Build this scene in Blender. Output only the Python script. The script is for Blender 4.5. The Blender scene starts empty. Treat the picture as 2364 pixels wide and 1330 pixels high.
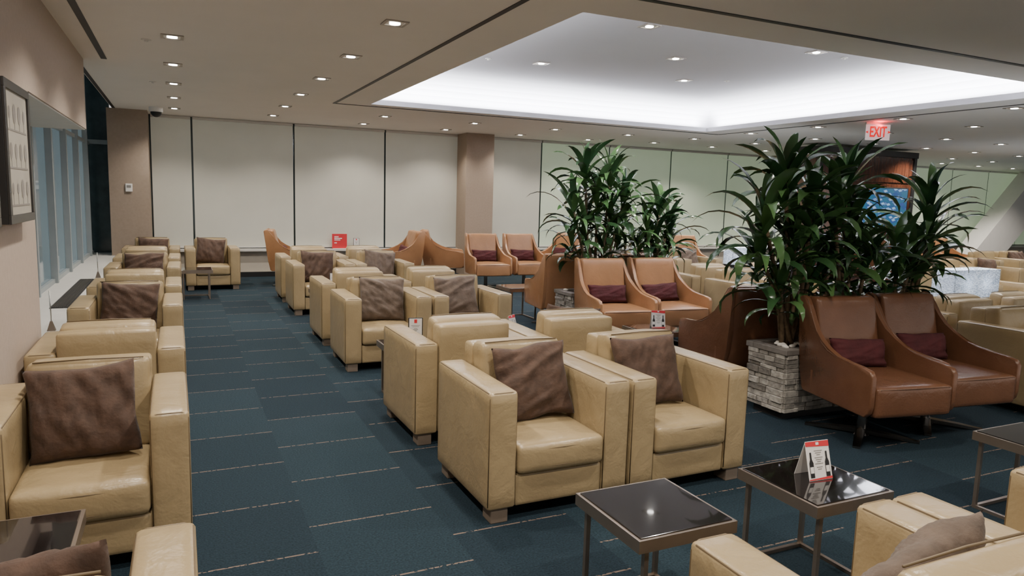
import bpy, bmesh, math, random
from mathutils import Vector, Matrix, Euler, noise
random.seed(7)
S = bpy.context.scene
C = S.collection
PI = math.pi
R = math.radians
ORD = ['first','second','third','fourth','fifth','sixth','seventh','eighth','ninth','tenth','eleventh','twelfth','thirteenth','fourteenth','fifteenth','sixteenth']

# ------------------------------------------------------------------ camera
H = 1.56
F = 1640.0
eX = Vector((.9055,-.0276,.4233)); eY = Vector((-.4234,-.1258,.8972)); eD = Vector((-.0285,.9916,.1256))
right = Vector((eX[0],eY[0],-eD[0])).normalized()
up = Vector((-eX[1],-eY[1],eD[1])); up = (up-right*up.dot(right)).normalized()
back = right.cross(up)
cd = bpy.data.cameras.new('camera'); cam = bpy.data.objects.new('camera', cd); C.objects.link(cam)
cd.sensor_width = 36; cd.lens = F/2364*36; cd.clip_start = .05; cd.clip_end = 200
m3 = Matrix((right,up,back)).transposed()
cam.matrix_world = Matrix.Translation((0,0,H)) @ m3.to_4x4()
S.camera = cam
def proj(x,y,z):
    d = Vector((x,y,z-H)); a=d.dot(right); b=d.dot(up); c=-d.dot(back)
    if c<=.05: return None
    return (1182+F*a/c, 665-F*b/c, c)
def inframe(x,y,z,mg=15):
    p=proj(x,y,z)
    return p is not None and -mg<p[0]<2364+mg and -mg<p[1]<1330+mg

# ------------------------------------------------------------------ materials
def nodes(name):
    m = bpy.data.materials.new(name); m.use_nodes = True
    nt = m.node_tree; b = nt.nodes['Principled BSDF']
    return m, nt, b
def mat(name, col, rough=.5, metal=0, var=.08, vscale=6, bump=0, bscale=60, emit=None, es=0, sheen=0, coat=0, spec=.5, wrinkle=0, wscale=9):
    m, nt, b = nodes(name)
    tc = nt.nodes.new('ShaderNodeTexCoord')
    nz = nt.nodes.new('ShaderNodeTexNoise'); nz.inputs['Scale'].default_value = vscale; nz.inputs['Detail'].default_value = 4
    nt.links.new(tc.outputs['Object'], nz.inputs['Vector'])
    rp = nt.nodes.new('ShaderNodeValToRGB')
    rp.color_ramp.elements[0].position=.3; rp.color_ramp.elements[1].position=.7
    rp.color_ramp.elements[0].color = [c*(1-var) for c in col]+[1]
    rp.color_ramp.elements[1].color = [min(1,c*(1+var)) for c in col]+[1]
    nt.links.new(nz.outputs['Fac'], rp.inputs['Fac']); nt.links.new(rp.outputs['Color'], b.inputs['Base Color'])
    b.inputs['Roughness'].default_value = rough; b.inputs['Metallic'].default_value = metal
    b.inputs['Specular IOR Level'].default_value = spec
    if sheen: b.inputs['Sheen Weight'].default_value = sheen; b.inputs['Sheen Roughness'].default_value=.4
    if coat: b.inputs['Coat Weight'].default_value = coat; b.inputs['Coat Roughness'].default_value=.1
    last=None
    if wrinkle:
        n3 = nt.nodes.new('ShaderNodeTexNoise'); n3.inputs['Scale'].default_value = wscale; n3.inputs['Detail'].default_value=3; n3.inputs['Distortion'].default_value=1.2
        nt.links.new(tc.outputs['Object'], n3.inputs['Vector'])
        bw = nt.nodes.new('ShaderNodeBump'); bw.inputs['Strength'].default_value = wrinkle; bw.inputs['Distance'].default_value=.03
        nt.links.new(n3.outputs['Fac'], bw.inputs['Height']); last=bw
    if bump:
        n2 = nt.nodes.new('ShaderNodeTexNoise'); n2.inputs['Scale'].default_value = bscale; n2.inputs['Detail'].default_value=3
        nt.links.new(tc.outputs['Object'], n2.inputs['Vector'])
        bp = nt.nodes.new('ShaderNodeBump'); bp.inputs['Strength'].default_value = bump; bp.inputs['Distance'].default_value=.01
        nt.links.new(n2.outputs['Fac'], bp.inputs['Height'])
        if last: nt.links.new(last.outputs['Normal'], bp.inputs['Normal'])
        last=bp
    if last: nt.links.new(last.outputs['Normal'], b.inputs['Normal'])
    if emit:
        b.inputs['Emission Color'].default_value = list(emit)+[1]; b.inputs['Emission Strength'].default_value = es
    return m
M = {}
M['cream'] = mat('cream_leather', (.345,.262,.146), .30, var=.07, vscale=5, bump=.10, bscale=90, wrinkle=.22, wscale=6)
M['cream_pipe'] = mat('cream_piping', (.15,.107,.058), .5, var=.05)
M['tan'] = mat('tan_leather', (.34,.172,.080), .30, var=.10, vscale=5, bump=.12, bscale=90, wrinkle=.15, wscale=6)
M['tan_brown'] = mat('brown_tan_leather', (.135,.062,.033), .27, var=.10, vscale=5, bump=.12, bscale=90, wrinkle=.15, wscale=6)  # the same tan leather, with the dimmer light mixed into its colour
M['tan_pipe'] = mat('tan_piping', (.11,.050,.025), .5)
M['pillow'] = mat('brown_velvet', (.070,.039,.026), .85, var=.25, vscale=22, bump=.3, bscale=60, sheen=.08)
M['pillow_taupe'] = mat('taupe_velvet', (.105,.075,.056), .85, var=.22, vscale=22, bump=.3, bscale=60, sheen=.15)
M['maroon'] = mat('maroon_velvet', (.060,.0075,.010), .85, var=.2, vscale=12, bump=.3, bscale=40)
M['foot'] = mat('taupe_foot', (.17,.135,.105), .5)
M['grille'] = mat('dark_grille', (.06,.055,.05), .5)
M['chrome'] = mat('dark_chrome', (.22,.21,.20), .25, 1)
M['silver'] = mat('brushed_silver', (.55,.54,.52), .3, 1)
M['bronze'] = mat('bronze_metal', (.36,.30,.25), .32, .85)
M['glass_dark'] = mat('dark_glass_top', (.008,.006,.006), .03, coat=.6, var=.1)
M['black'] = mat('black_paint', (.012,.012,.013), .5)
M['frame_grey'] = mat('dark_frame', (.05,.048,.046), .35, .4)
M['white'] = mat('white_card', (.80,.78,.76), .6, var=.02)
M['offwhite'] = mat('off_white_plastic', (.72,.70,.66), .5, var=.02)
M['matboard'] = mat('beige_mat_board', (.40,.37,.31), .6, var=.04)
M['red'] = mat('red_print', (.62,.03,.04), .5, var=.03)
M['grey_print'] = mat('grey_print', (.25,.24,.23), .6)
M['sketch_print'] = mat('sketch_print', (.23,.21,.185), .6)
M['ceiling'] = mat('ceiling_paint', (.86,.825,.79), .8, var=.015, vscale=2)
M['tray'] = mat('tray_paint', (.585,.58,.61), .85, var=.01, vscale=2)
M['taupe'] = mat('taupe_wallcovering', (.33,.258,.20), .75, var=.05, vscale=30, bump=.1, bscale=150)
M['beige_wall'] = mat('beige_wallcovering', (.45,.365,.295), .75, var=.04, vscale=30, bump=.1, bscale=150)
M['ledge'] = mat('pale_ledge', (.62,.61,.58), .45, var=.03)
M['sill'] = mat('pale_sill_unit', (.56,.51,.43), .5, var=.03)
M['mullion'] = mat('mullion_grey', (.30,.34,.355), .4, var=.03)
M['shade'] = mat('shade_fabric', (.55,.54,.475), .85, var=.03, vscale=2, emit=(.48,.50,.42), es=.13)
M['shade_green'] = mat('shade_fabric_backlit', (.50,.55,.45), .85, var=.03, vscale=2, emit=(.45,.57,.38), es=.32)  # same fabric, greenish light from outside put into colour and emission
M['window_dark'] = mat('night_window', (.05,.075,.08), .15, var=.2)
M['glass_blue'] = mat('night_glass', (.05,.075,.085), .07, var=.3, vscale=1.2, emit=(.22,.31,.35), es=.30)
M['cane'] = mat('cane_bark', (.20,.14,.08), .8, var=.3, vscale=30, bump=.5, bscale=40)
M['soil'] = mat('soil', (.05,.035,.025), .9, var=.4, vscale=40, bump=.6)
M['pebble'] = mat('white_pebbles', (.70,.67,.62), .5, var=.12, vscale=12)
M['capstone'] = mat('grey_cap_stone', (.17,.155,.14), .55, var=.15, vscale=20)
M['lamp_on'] = mat('downlight_lens', (1,1,1), .4, var=0, emit=(1,.96,.90), es=18)
M['trim_metal'] = mat('downlight_trim', (.30,.26,.22), .35, .6)
M['panel_light'] = mat('light_panel', (1,1,1), .5, var=0, emit=(1,.98,.95), es=4)
M['exit_red'] = mat('exit_red', (.75,.004,.008), .5, var=0, emit=(1,.005,.01), es=.35)
M['exit_panel'] = mat('exit_panel', (.85,.84,.84), .3, var=.01, emit=(1,.95,.95), es=.25)

def shademat():
    m, nt, b = nodes('linen_shade')
    tc = nt.nodes.new('ShaderNodeTexCoord')
    mp = nt.nodes.new('ShaderNodeMapping'); mp.inputs['Scale'].default_value=(26,26,80)
    nt.links.new(tc.outputs['Object'], mp.inputs[0])
    nz = nt.nodes.new('ShaderNodeTexNoise'); nz.inputs['Scale'].default_value=1.6; nz.inputs['Detail'].default_value=5
    nt.links.new(mp.outputs[0], nz.inputs['Vector'])
    rp = nt.nodes.new('ShaderNodeValToRGB'); rp.color_ramp.elements[0].position=.38; rp.color_ramp.elements[1].position=.62
    rp.color_ramp.elements[0].color=(.32,.36,.42,1); rp.color_ramp.elements[1].color=(.86,.89,.93,1)
    nt.links.new(nz.outputs['Fac'], rp.inputs['Fac'])
    df = nt.nodes.new('ShaderNodeBsdfDiffuse'); tr = nt.nodes.new('ShaderNodeBsdfTranslucent'); mx = nt.nodes.new('ShaderNodeMixShader'); mx.inputs[0].default_value=.6
    nt.links.new(rp.outputs['Color'], df.inputs[0]); nt.links.new(rp.outputs['Color'], tr.inputs[0])
    nt.links.new(df.outputs[0], mx.inputs[1]); nt.links.new(tr.outputs[0], mx.inputs[2])
    out = nt.nodes['Material Output']; nt.links.new(mx.outputs[0], out.inputs['Surface']); nt.nodes.remove(b)
    return m
M['lampshade'] = shademat()
def leafmat():
    m, nt, b = nodes('dracaena_leaf')
    g = nt.nodes.new('ShaderNodeNewGeometry')
    rp = nt.nodes.new('ShaderNodeValToRGB')
    rp.color_ramp.elements[0].color=(.014,.050,.019,1); rp.color_ramp.elements[1].color=(.085,.180,.058,1)
    nt.links.new(g.outputs['Random Per Island'], rp.inputs['Fac']); nt.links.new(rp.outputs['Color'], b.inputs['Base Color'])
    b.inputs['Roughness'].default_value=.22
    return m
M['leaf'] = leafmat()
def stonemat():
    m, nt, b = nodes('stacked_stone')
    g = nt.nodes.new('ShaderNodeNewGeometry')
    rp = nt.nodes.new('ShaderNodeValToRGB')
    rp.color_ramp.elements[0].color=(.17,.155,.135,1); rp.color_ramp.elements[1].color=(.48,.455,.41,1)
    e=rp.color_ramp.elements.new(.5); e.color=(.32,.30,.27,1)
    nt.links.new(g.outputs['Random Per Island'], rp.inputs['Fac'])
    tc = nt.nodes.new('ShaderNodeTexCoord')
    nz = nt.nodes.new('ShaderNodeTexNoise'); nz.inputs['Scale'].default_value=28; nz.inputs['Detail'].default_value=6
    nt.links.new(tc.outputs['Object'], nz.inputs['Vector'])
    mx = nt.nodes.new('ShaderNodeMix'); mx.data_type='RGBA'; mx.blend_type='MULTIPLY'; mx.inputs[0].default_value=.7
    nt.links.new(rp.outputs['Color'], mx.inputs[6])
    r2 = nt.nodes.new('ShaderNodeValToRGB'); r2.color_ramp.elements[0].color=(.5,.5,.5,1); r2.color_ramp.elements[0].position=.35; r2.color_ramp.elements[1].position=.6
    nt.links.new(nz.outputs['Fac'], r2.inputs['Fac']); nt.links.new(r2.outputs['Color'], mx.inputs[7])
    nt.links.new(mx.outputs[2], b.inputs['Base Color'])
    bp = nt.nodes.new('ShaderNodeBump'); bp.inputs['Strength'].default_value=.7; bp.inputs['Distance'].default_value=.015
    nt.links.new(nz.outputs['Fac'], bp.inputs['Height']); nt.links.new(bp.outputs['Normal'], b.inputs['Normal'])
    b.inputs['Roughness'].default_value=.8
    return m
M['stone'] = stonemat()
def mth(nt, op, a, b=None, c=None):
    n = nt.nodes.new('ShaderNodeMath'); n.operation = op
    for i,v in enumerate((a,b,c)):
        if v is None: continue
        if isinstance(v,(int,float)): n.inputs[i].default_value=v
        else: nt.links.new(v, n.inputs[i])
    return n.outputs[0]
def carpetmat():
    m, nt, b = nodes('teal_plank_carpet')
    tc = nt.nodes.new('ShaderNodeTexCoord'); sp = nt.nodes.new('ShaderNodeSeparateXYZ')
    nt.links.new(tc.outputs['Object'], sp.inputs[0])
    X=sp.outputs[0]; Y=sp.outputs[1]
    col = mth(nt,'FLOOR', mth(nt,'DIVIDE', mth(nt,'SUBTRACT',X,.52), .6))
    yy = mth(nt,'DIVIDE', mth(nt,'SUBTRACT', Y, mth(nt,'ADD', mth(nt,'MULTIPLY',col,.25), 3.82)), .57)
    fr = mth(nt,'FRACT', mth(nt,'ADD',yy,100))
    cell = mth(nt,'FLOOR', mth(nt,'DIVIDE', mth(nt,'ADD',yy,100), 2))
    line = mth(nt,'LESS_THAN', fr, .017)
    cv = nt.nodes.new('ShaderNodeCombineXYZ'); nt.links.new(col,cv.inputs[0]); nt.links.new(cell,cv.inputs[1])
    wn = nt.nodes.new('ShaderNodeTexWhiteNoise'); wn.noise_dimensions='3D'; nt.links.new(cv.outputs[0], wn.inputs['Vector'])
    rp = nt.nodes.new('ShaderNodeValToRGB')
    rp.color_ramp.elements[0].color=(.0095,.0200,.0295,1); rp.color_ramp.elements[1].color=(.0155,.0310,.0425,1)
    nt.links.new(wn.outputs['Value'], rp.inputs['Fac'])
    nz = nt.nodes.new('ShaderNodeTexNoise'); nz.inputs['Scale'].default_value=110; nz.inputs['Detail'].default_value=2
    nt.links.new(tc.outputs['Object'], nz.inputs['Vector'])
    r3 = nt.nodes.new('ShaderNodeValToRGB'); r3.color_ramp.elements[0].position=.3; r3.color_ramp.elements[1].position=.7
    r3.color_ramp.elements[0].color=(.6,.6,.6,1); r3.color_ramp.elements[1].color=(1.35,1.35,1.35,1)
    nt.links.new(nz.outputs['Fac'], r3.inputs['Fac'])
    mu = nt.nodes.new('ShaderNodeMix'); mu.data_type='RGBA'; mu.blend_type='MULTIPLY'; mu.inputs[0].default_value=1
    nt.links.new(rp.outputs['Color'], mu.inputs[6]); nt.links.new(r3.outputs['Color'], mu.inputs[7])
    n4 = nt.nodes.new('ShaderNodeTexNoise'); n4.inputs['Scale'].default_value=55; n4.inputs['Detail'].default_value=1
    nt.links.new(tc.outputs['Object'], n4.inputs['Vector'])
    dash = mth(nt,'GREATER_THAN', n4.outputs['Fac'], .43)
    fac = mth(nt,'MULTIPLY', mth(nt,'MULTIPLY',line,dash), .6)
    mx = nt.nodes.new('ShaderNodeMix'); mx.data_type='RGBA'
    nt.links.new(fac, mx.inputs[0]); nt.links.new(mu.outputs[2], mx.inputs[6]); mx.inputs[7].default_value=(.27,.19,.145,1)
    nt.links.new(mx.outputs[2], b.inputs['Base Color'])
    bp = nt.nodes.new('ShaderNodeBump'); bp.inputs['Strength'].default_value=.5; bp.inputs['Distance'].default_value=.006
    nt.links.new(nz.outputs['Fac'], bp.inputs['Height']); nt.links.new(bp.outputs['Normal'], b.inputs['Normal'])
    b.inputs['Roughness'].default_value=.95; b.inputs['Specular IOR Level'].default_value=.2
    return m
M['carpet'] = carpetmat()
def woodmat():
    m, nt, b = nodes('mahogany_veneer')
    tc = nt.nodes.new('ShaderNodeTexCoord'); mp = nt.nodes.new('ShaderNodeMapping'); mp.inputs['Scale'].default_value=(6,6,.5)
    nt.links.new(tc.outputs['Object'], mp.inputs[0])
    nz = nt.nodes.new('ShaderNodeTexNoise'); nz.inputs['Scale'].default_value=3; nz.inputs['Detail'].default_value=6
    nt.links.new(mp.outputs[0], nz.inputs['Vector'])
    rp = nt.nodes.new('ShaderNodeValToRGB'); rp.color_ramp.elements[0].color=(.030,.011,.007,1); rp.color_ramp.elements[1].color=(.105,.036,.019,1)
    rp.color_ramp.elements[0].position=.3; rp.color_ramp.elements[1].position=.7
    nt.links.new(nz.outputs['Fac'], rp.inputs['Fac']); nt.links.new(rp.outputs['Color'], b.inputs['Base Color'])
    b.inputs['Roughness'].default_value=.12; b.inputs['Coat Weight'].default_value=.7
    return m
M['wood'] = woodmat()
def tvmat():
    m, nt, b = nodes('television_picture')
    tc = nt.nodes.new('ShaderNodeTexCoord')
    mp = nt.nodes.new('ShaderNodeMapping'); mp.inputs['Rotation'].default_value=(0,.5,0); mp.inputs['Scale'].default_value=(1,1,2.2)
    nt.links.new(tc.outputs['Object'], mp.inputs[0])
    vo = nt.nodes.new('ShaderNodeTexVoronoi'); vo.inputs['Scale'].default_value=6; vo.distance='CHEBYCHEV'
    nt.links.new(mp.outputs[0], vo.inputs['Vector'])
    rp = nt.nodes.new('ShaderNodeValToRGB')
    rp.color_ramp.elements[0].color=(.30,.50,.70,1); rp.color_ramp.elements[0].position=.20
    rp.color_ramp.elements[1].color=(.014,.060,.24,1); rp.color_ramp.elements[1].position=.36
    e=rp.color_ramp.elements.new(.5); e.color=(.02,.13,.22,1)
    nt.links.new(vo.outputs['Distance'], rp.inputs['Fac'])
    nt.links.new(rp.outputs['Color'], b.inputs['Emission Color']); b.inputs['Emission Strength'].default_value=1.1
    b.inputs['Base Color'].default_value=(.02,.02,.03,1); b.inputs['Roughness'].default_value=.1
    return m
M['tv'] = tvmat()

# ------------------------------------------------------------------ helpers
def merge(bm, t):
    me = bpy.data.meshes.new('t'); t.to_mesh(me); bm.from_mesh(me); bpy.data.meshes.remove(me); t.free()
def rb(bm, c, s, r, n=7, bulge=(0,0,0), f=None, Mx=None):
    t = bmesh.new(); bmesh.ops.create_cube(t, size=2)
    bmesh.ops.subdivide_edges(t, edges=t.edges[:], cuts=n, use_grid_fill=True)
    h = [x/2 for x in s]; c = Vector(c)
    for v in t.verts:
        q = [math.copysign(1-(1-min(1,abs(p)))**2.2, p) for p in v.co]
        P = Vector([q[i]*h[i] for i in range(3)])
        inn = Vector([max(-(h[i]-r), min(h[i]-r, P[i])) for i in range(3)])
        d = P-inn
        if d.length>1e-9: P = inn+d.normalized()*r
        for i in range(3):
            j,k=(i+1)%3,(i+2)%3
            P[i] += bulge[i]*q[i]*(1-q[j]**2)*(1-q[k]**2)
        if f: P = f(P)
        if Mx: P = Mx@P
        v.co = P+c
    merge(bm,t)
def bx(bm, lo, hi, bev=0, seg=2, Mx=None):
    t = bmesh.new(); bmesh.ops.create_cube(t, size=1)
    lo=Vector(lo); hi=Vector(hi); c=(lo+hi)/2; s=hi-lo
    for v in t.verts: v.co = Vector([v.co[i]*s[i] for i in range(3)])
    if bev: bmesh.ops.bevel(t, geom=t.edges[:], offset=bev, segments=seg, profile=.5, affect='EDGES')
    for v in t.verts:
        v.co = v.co + c
        if Mx: v.co = Mx@v.co
    merge(bm,t)
def tube(bm, pts, r, sides=6, closed=False):
    pts=[Vector(p) for p in pts]; n=len(pts); rings=[]
    rr = r if isinstance(r,(list,tuple)) else [r]*n
    for i,p in enumerate(pts):
        a = pts[(i-1)%n] if (closed or i>0) else p
        b = pts[(i+1)%n] if (closed or i<n-1) else p
        d=(b-a).normalized()
        u = d.orthogonal().normalized() if abs(d.z)>.95 else d.cross(Vector((0,0,1))).normalized()
        w = d.cross(u)
        rings.append([bm.verts.new(p+(u*math.cos(2*PI*k/sides)+w*math.sin(2*PI*k/sides))*rr[i]) for k in range(sides)])
    for i in range(n if closed else n-1):
        A=rings[i]; B=rings[(i+1)%n]
        for k in range(sides):
            try: bm.faces.new((A[k],A[(k+1)%sides],B[(k+1)%sides],B[k]))
            except ValueError: pass
    if not closed:
        bm.faces.new(rings[0][::-1]); bm.faces.new(rings[-1])
def cyl(bm, c, r, z0, z1, n=20, r2=None):
    r2 = r if r2 is None else r2
    A=[bm.verts.new((c[0]+r*math.cos(2*PI*k/n), c[1]+r*math.sin(2*PI*k/n), z0)) for k in range(n)]
    B=[bm.verts.new((c[0]+r2*math.cos(2*PI*k/n), c[1]+r2*math.sin(2*PI*k/n), z1)) for k in range(n)]
    for k in range(n): bm.faces.new((A[k],A[(k+1)%n],B[(k+1)%n],B[k]))
    bm.faces.new(A[::-1]); bm.faces.new(B)
def poly(bm, pts):
    return bm.faces.new([bm.verts.new(p) for p in pts])
def obj(name, bm, m, parent=None, smooth=False):
    bmesh.ops.recalc_face_normals(bm, faces=bm.faces[:])
    me = bpy.data.meshes.new(name); bm.to_mesh(me); bm.free()
    if smooth: me.polygons.foreach_set('use_smooth',[True]*len(me.polygons))
    me.materials.append(m)
    o = bpy.data.objects.new(name, me); C.objects.link(o)
    if parent: o.parent = parent
    return o
def tag(o, label, cat, group=None):
    o['label']=label; o['category']=cat
    if group: o['group']=group
    return o
def thing(name, label, cat, loc=(0,0,0), rotz=0, group=None):
    o = bpy.data.objects.new(name, None); C.objects.link(o); o.empty_display_size=.1
    o.location=loc; o.rotation_euler=(0,0,rotz)
    return tag(o,label,cat,group)
def struct(name, bm, m, parent=None):
    o = obj(name,bm,m,parent)
    if not parent: o['kind']='structure'
    return o
def sbox(name, lo, hi, m, parent=None, bev=0):
    b=bmesh.new(); bx(b,lo,hi,bev); return struct(name,b,m,parent)
def dup(root, loc, rot, label, group=None):
    r = root.copy(); C.objects.link(r); r.location=loc
    r.rotation_euler = rot if isinstance(rot,(tuple,Euler)) else (0,0,rot)
    r['label']=label
    if group: r['group']=group
    for ch in list(root.children):
        c=ch.copy(); C.objects.link(c); c.parent=r
        for g in list(ch.children):
            d=g.copy(); C.objects.link(d); d.parent=c
    return r
class Proto:
    def __init__(s, make): s.make=make; s.p=None
    def __call__(s, loc, rot, label, group):
        if s.p is None:
            s.p=s.make(); s.p.location=loc
            s.p.rotation_euler = rot if isinstance(rot,tuple) else (0,0,rot)
            s.p['label']=label; s.p['group']=group
            return s.p
        return dup(s.p, loc, rot, label, group)

# ------------------------------------------------------------------ setting
CZ=2.80; WY=13.78
sbox('floor', (-1.4,-3,-.1), (27,14,0), M['carpet'])
tx0,tx1,ty0,ty1 = 2.48,8.40,4.27,10.02
b=bmesh.new()
def rect(b,x0,x1,y0,y1,z): poly(b,[(x0,y0,z),(x1,y0,z),(x1,y1,z),(x0,y1,z)])
rect(b,-.8,tx0,-3,8.3,CZ); rect(b,-.9,tx0,8.3,14,CZ); rect(b,tx1,27,-3,14,CZ); rect(b,tx0,tx1,-3,ty0,CZ); rect(b,tx0,tx1,ty1,14,CZ)
poly(b,[(-.9,8.3,CZ),(-.9,14,CZ),(-.9,14,3.4),(-.9,8.3,3.4)])
rect(b,-1.45,-.9,8.3,14,3.4)
struct('ceiling', b, M['ceiling'])
b=bmesh.new()
prof=[(0,2.80),(0,2.87),(.22,2.87),(.22,2.93),(.205,3.02),(.16,3.10),(.07,3.17),(-.06,3.22),(-.22,3.255),(-.45,3.27)]
prev=None
for off,z in prof:
    ring=[b.verts.new(p) for p in ((tx0-off,ty0-off,z),(tx1+off,ty0-off,z),(tx1+off,ty1+off,z),(tx0-off,ty1+off,z))]
    if prev:
        for k in range(4): b.faces.new((prev[k],prev[(k+1)%4],ring[(k+1)%4],ring[k]))
    prev=ring
b.faces.new(prev)
o=struct('ceiling_tray', b, M['tray'])
tn=1
def slot(lo,hi):
    global tn
    sbox('trim_%d'%tn, lo, hi, M['black']); tn+=1
slot((-.635,-2.5,CZ-.006),(-.585,8.2,CZ+.002)); slot((-.89,8.9,CZ-.006),(-.85,13.1,CZ+.002))
sx0,sx1,sy0,sy1=2.02,8.86,3.81,10.25
slot((sx0-.02,sy0-.02,CZ-.005),(sx0+.02,sy1+.02,CZ+.002)); slot((sx0,sy0-.02,CZ-.006),(sx1,sy0+.02,CZ+.002))
slot((sx0,sy1-.02,CZ-.006),(sx1,sy1+.02,CZ+.002)); slot((sx1-.02,sy0,CZ-.005),(sx1+.02,sy1,CZ+.002))
# left wall
sbox('wall_left', (-1.4,-3,0), (-.8,5.25,CZ), M['beige_wall'])
sbox('wall_bulkhead', (-1.4,5.25,2.12), (-.8,8.35,CZ), M['beige_wall'])
b=bmesh.new(); bx(b,(-1.38,5.25,2.11),(-.81,8.34,2.1199)); struct('trim_%d'%tn,b,M['ledge']); tn+=1
sbox('trim_%d'%tn, (-1.32,5.25,0), (-.84,WY,.45), M['ledge']); tn+=1
w=struct('window_1', (lambda b:(bx(b,(-1.36,5.25,.45),(-1.32,13.9,3.4)),b)[1])(bmesh.new()), M['glass_blue'])
for y in [5.9,7.1,8.3,9.5,10.7,11.9,13.1]:
    bb=bmesh.new(); bx(bb,(-1.318,y-.035,.45),(-1.25,y+.035,3.4)); obj('mullion',bb,M['mullion'],w)
for z in (.47,2.25):
    bb=bmesh.new(); bx(bb,(-1.318,5.3,z-.02),(-1.28,13.7,z+.03)); obj('transom',bb,M['mullion'],w)
w=struct('window_2', (lambda b:(bx(b,(-1.32,WY,0),(-.98,WY+.04,3.4)),b)[1])(bmesh.new()), M['window_dark'])
bb=bmesh.new(); bx(bb,(-1.32,WY-.06,2.25),(-.98,WY,2.32)); obj('transom',bb,M['mullion'],w)
# far wall
sbox('wall_far', (-.98,WY-.10,0), (27,WY+.12,.47), M['sill'])
sbox('trim_%d'%tn, (-.38,WY-.20,.47), (27,WY+.0,.51), M['ledge']); tn+=1
sbox('baseboard_far', (-.38,WY-.13,0), (27,WY-.10,.09), M['black'])
w=sbox('window_3', (-.9,WY+.04,.47), (27,WY+.12,CZ), M['window_dark'])
sbox('wall_column_left', (-.98,13.15,0), (-.40,WY-.02,CZ), M['taupe'])
sbox('wall_column_center', (5.16,13.2,0), (5.75,WY-.075,CZ), M['taupe'])
sbox('wall_right', (27,-3,0), (27.2,14,CZ), M['beige_wall'])
# roller shades
k=0
edges=[-.39]+[.26+1.71*i for i in range(16)]
for i in range(len(edges)-1):
    x0,x1=edges[i]+.016,edges[i+1]-.016
    if not (inframe(x0,WY,1.5,0) or inframe(x1,WY,1.5,0)): continue
    k+=1
    t=thing('roller_shade', '%s pale roller shade from the left on the far window wall'%ORD[k-1], 'roller shade', ((x0+x1)/2,WY-.03,.55), 0, 'roller shades along the far window wall')
    hw=(x1-x0)/2
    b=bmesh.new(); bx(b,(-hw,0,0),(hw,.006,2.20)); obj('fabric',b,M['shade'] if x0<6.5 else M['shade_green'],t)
    b=bmesh.new(); bx(b,(-hw,-.006,-.025),(hw,.012,.0)); obj('hem_bar',b,M['ledge'],t)
    b=bmesh.new(); bx(b,(-hw,-.03,2.20),(hw,.04,2.245)); obj('cassette',b,M['ledge'],t)

# slanted column at far right
b=bmesh.new()
pts=[(20.4,0),(21.9,0),(25.1,2.8),(23.5,2.8)]
A=[b.verts.new((x,12.9,z)) for x,z in pts]; B=[b.verts.new((x,13.45,z)) for x,z in pts]
b.faces.new(A); b.faces.new(B[::-1])
for i in range(4): b.faces.new((A[i],B[i],B[(i+1)%4],A[(i+1)%4]))
o=obj('wall_brace',b,M['white']); o['kind']='structure'

# ------------------------------------------------------------------ armchair
def make_armchair():
    t=thing('armchair','', 'armchair')
    for s in (-1,1):
        b=bmesh.new(); rb(b,(s*.32,0,.36),(.15,.73,.58),.019,7,(.004,.002,.003)); a=obj('arm',b,M['cream'],t,True)
        b=bmesh.new()
        for yy in (-.356,.356):
            x0,x1=s*.32-.0695,s*.32+.0695
            tube(b,[(x0,yy,.09),(x0,yy,.622),(x0+.008,yy,.640),(x0+.024,yy,.646),(x1-.024,yy,.646),(x1-.008,yy,.640),(x1,yy,.622),(x1,yy,.09)],.0038,5)
        for x in (s*.32-.068,s*.32+.068): tube(b,[(x,-.34,.643),(x,.34,.643)],.0038,5)
        obj('piping',b,M['cream_pipe'],a,True)
    b=bmesh.new(); rb(b,(0,-.02,.15),(.492,.66,.16),.012,7,(0,.003,0)); obj('seat_base',b,M['cream'],t,True)
    b=bmesh.new(); rb(b,(0,-.085,.307),(.486,.585,.15),.030,9,(0,.006,.015)); c=obj('seat_cushion',b,M['cream'],t,True)
    b=bmesh.new()
    for z in (.262,.352): tube(b,[(-.215,-.373,z),(0,-.379,z),(.215,-.373,z)],.0038,5)
    obj('piping',b,M['cream_pipe'],c,True)
    b=bmesh.new(); rb(b,(0,.298,.415),(.49,.13,.69),.024,7,(0,.004,.004)); obj('back_panel',b,M['cream'],t,True)
    tilt=Matrix.Rotation(R(-7),3,'X')
    b=bmesh.new(); rb(b,(0,.165,.575),(.484,.14,.415),.032,9,(0,.014,.005),None,tilt); c=obj('back_cushion',b,M['cream'],t,True)
    b=bmesh.new(); tube(b,[tilt@Vector(p)+Vector((0,.165,.575)) for p in ((-.215,-.062,.205),(0,-.064,.210),(.215,-.062,.205))],.0036,5); obj('piping',b,M['cream_pipe'],c,True)
    for sx in (-1,1):
        for sy in (-1,1):
            b=bmesh.new(); bx(b,(sx*.325-.045,sy*.30-.05,0),(sx*.325+.045,sy*.30+.05,.085),.004); obj('foot',b,M['foot'],t)
    return t
armchair=Proto(make_armchair)
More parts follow.
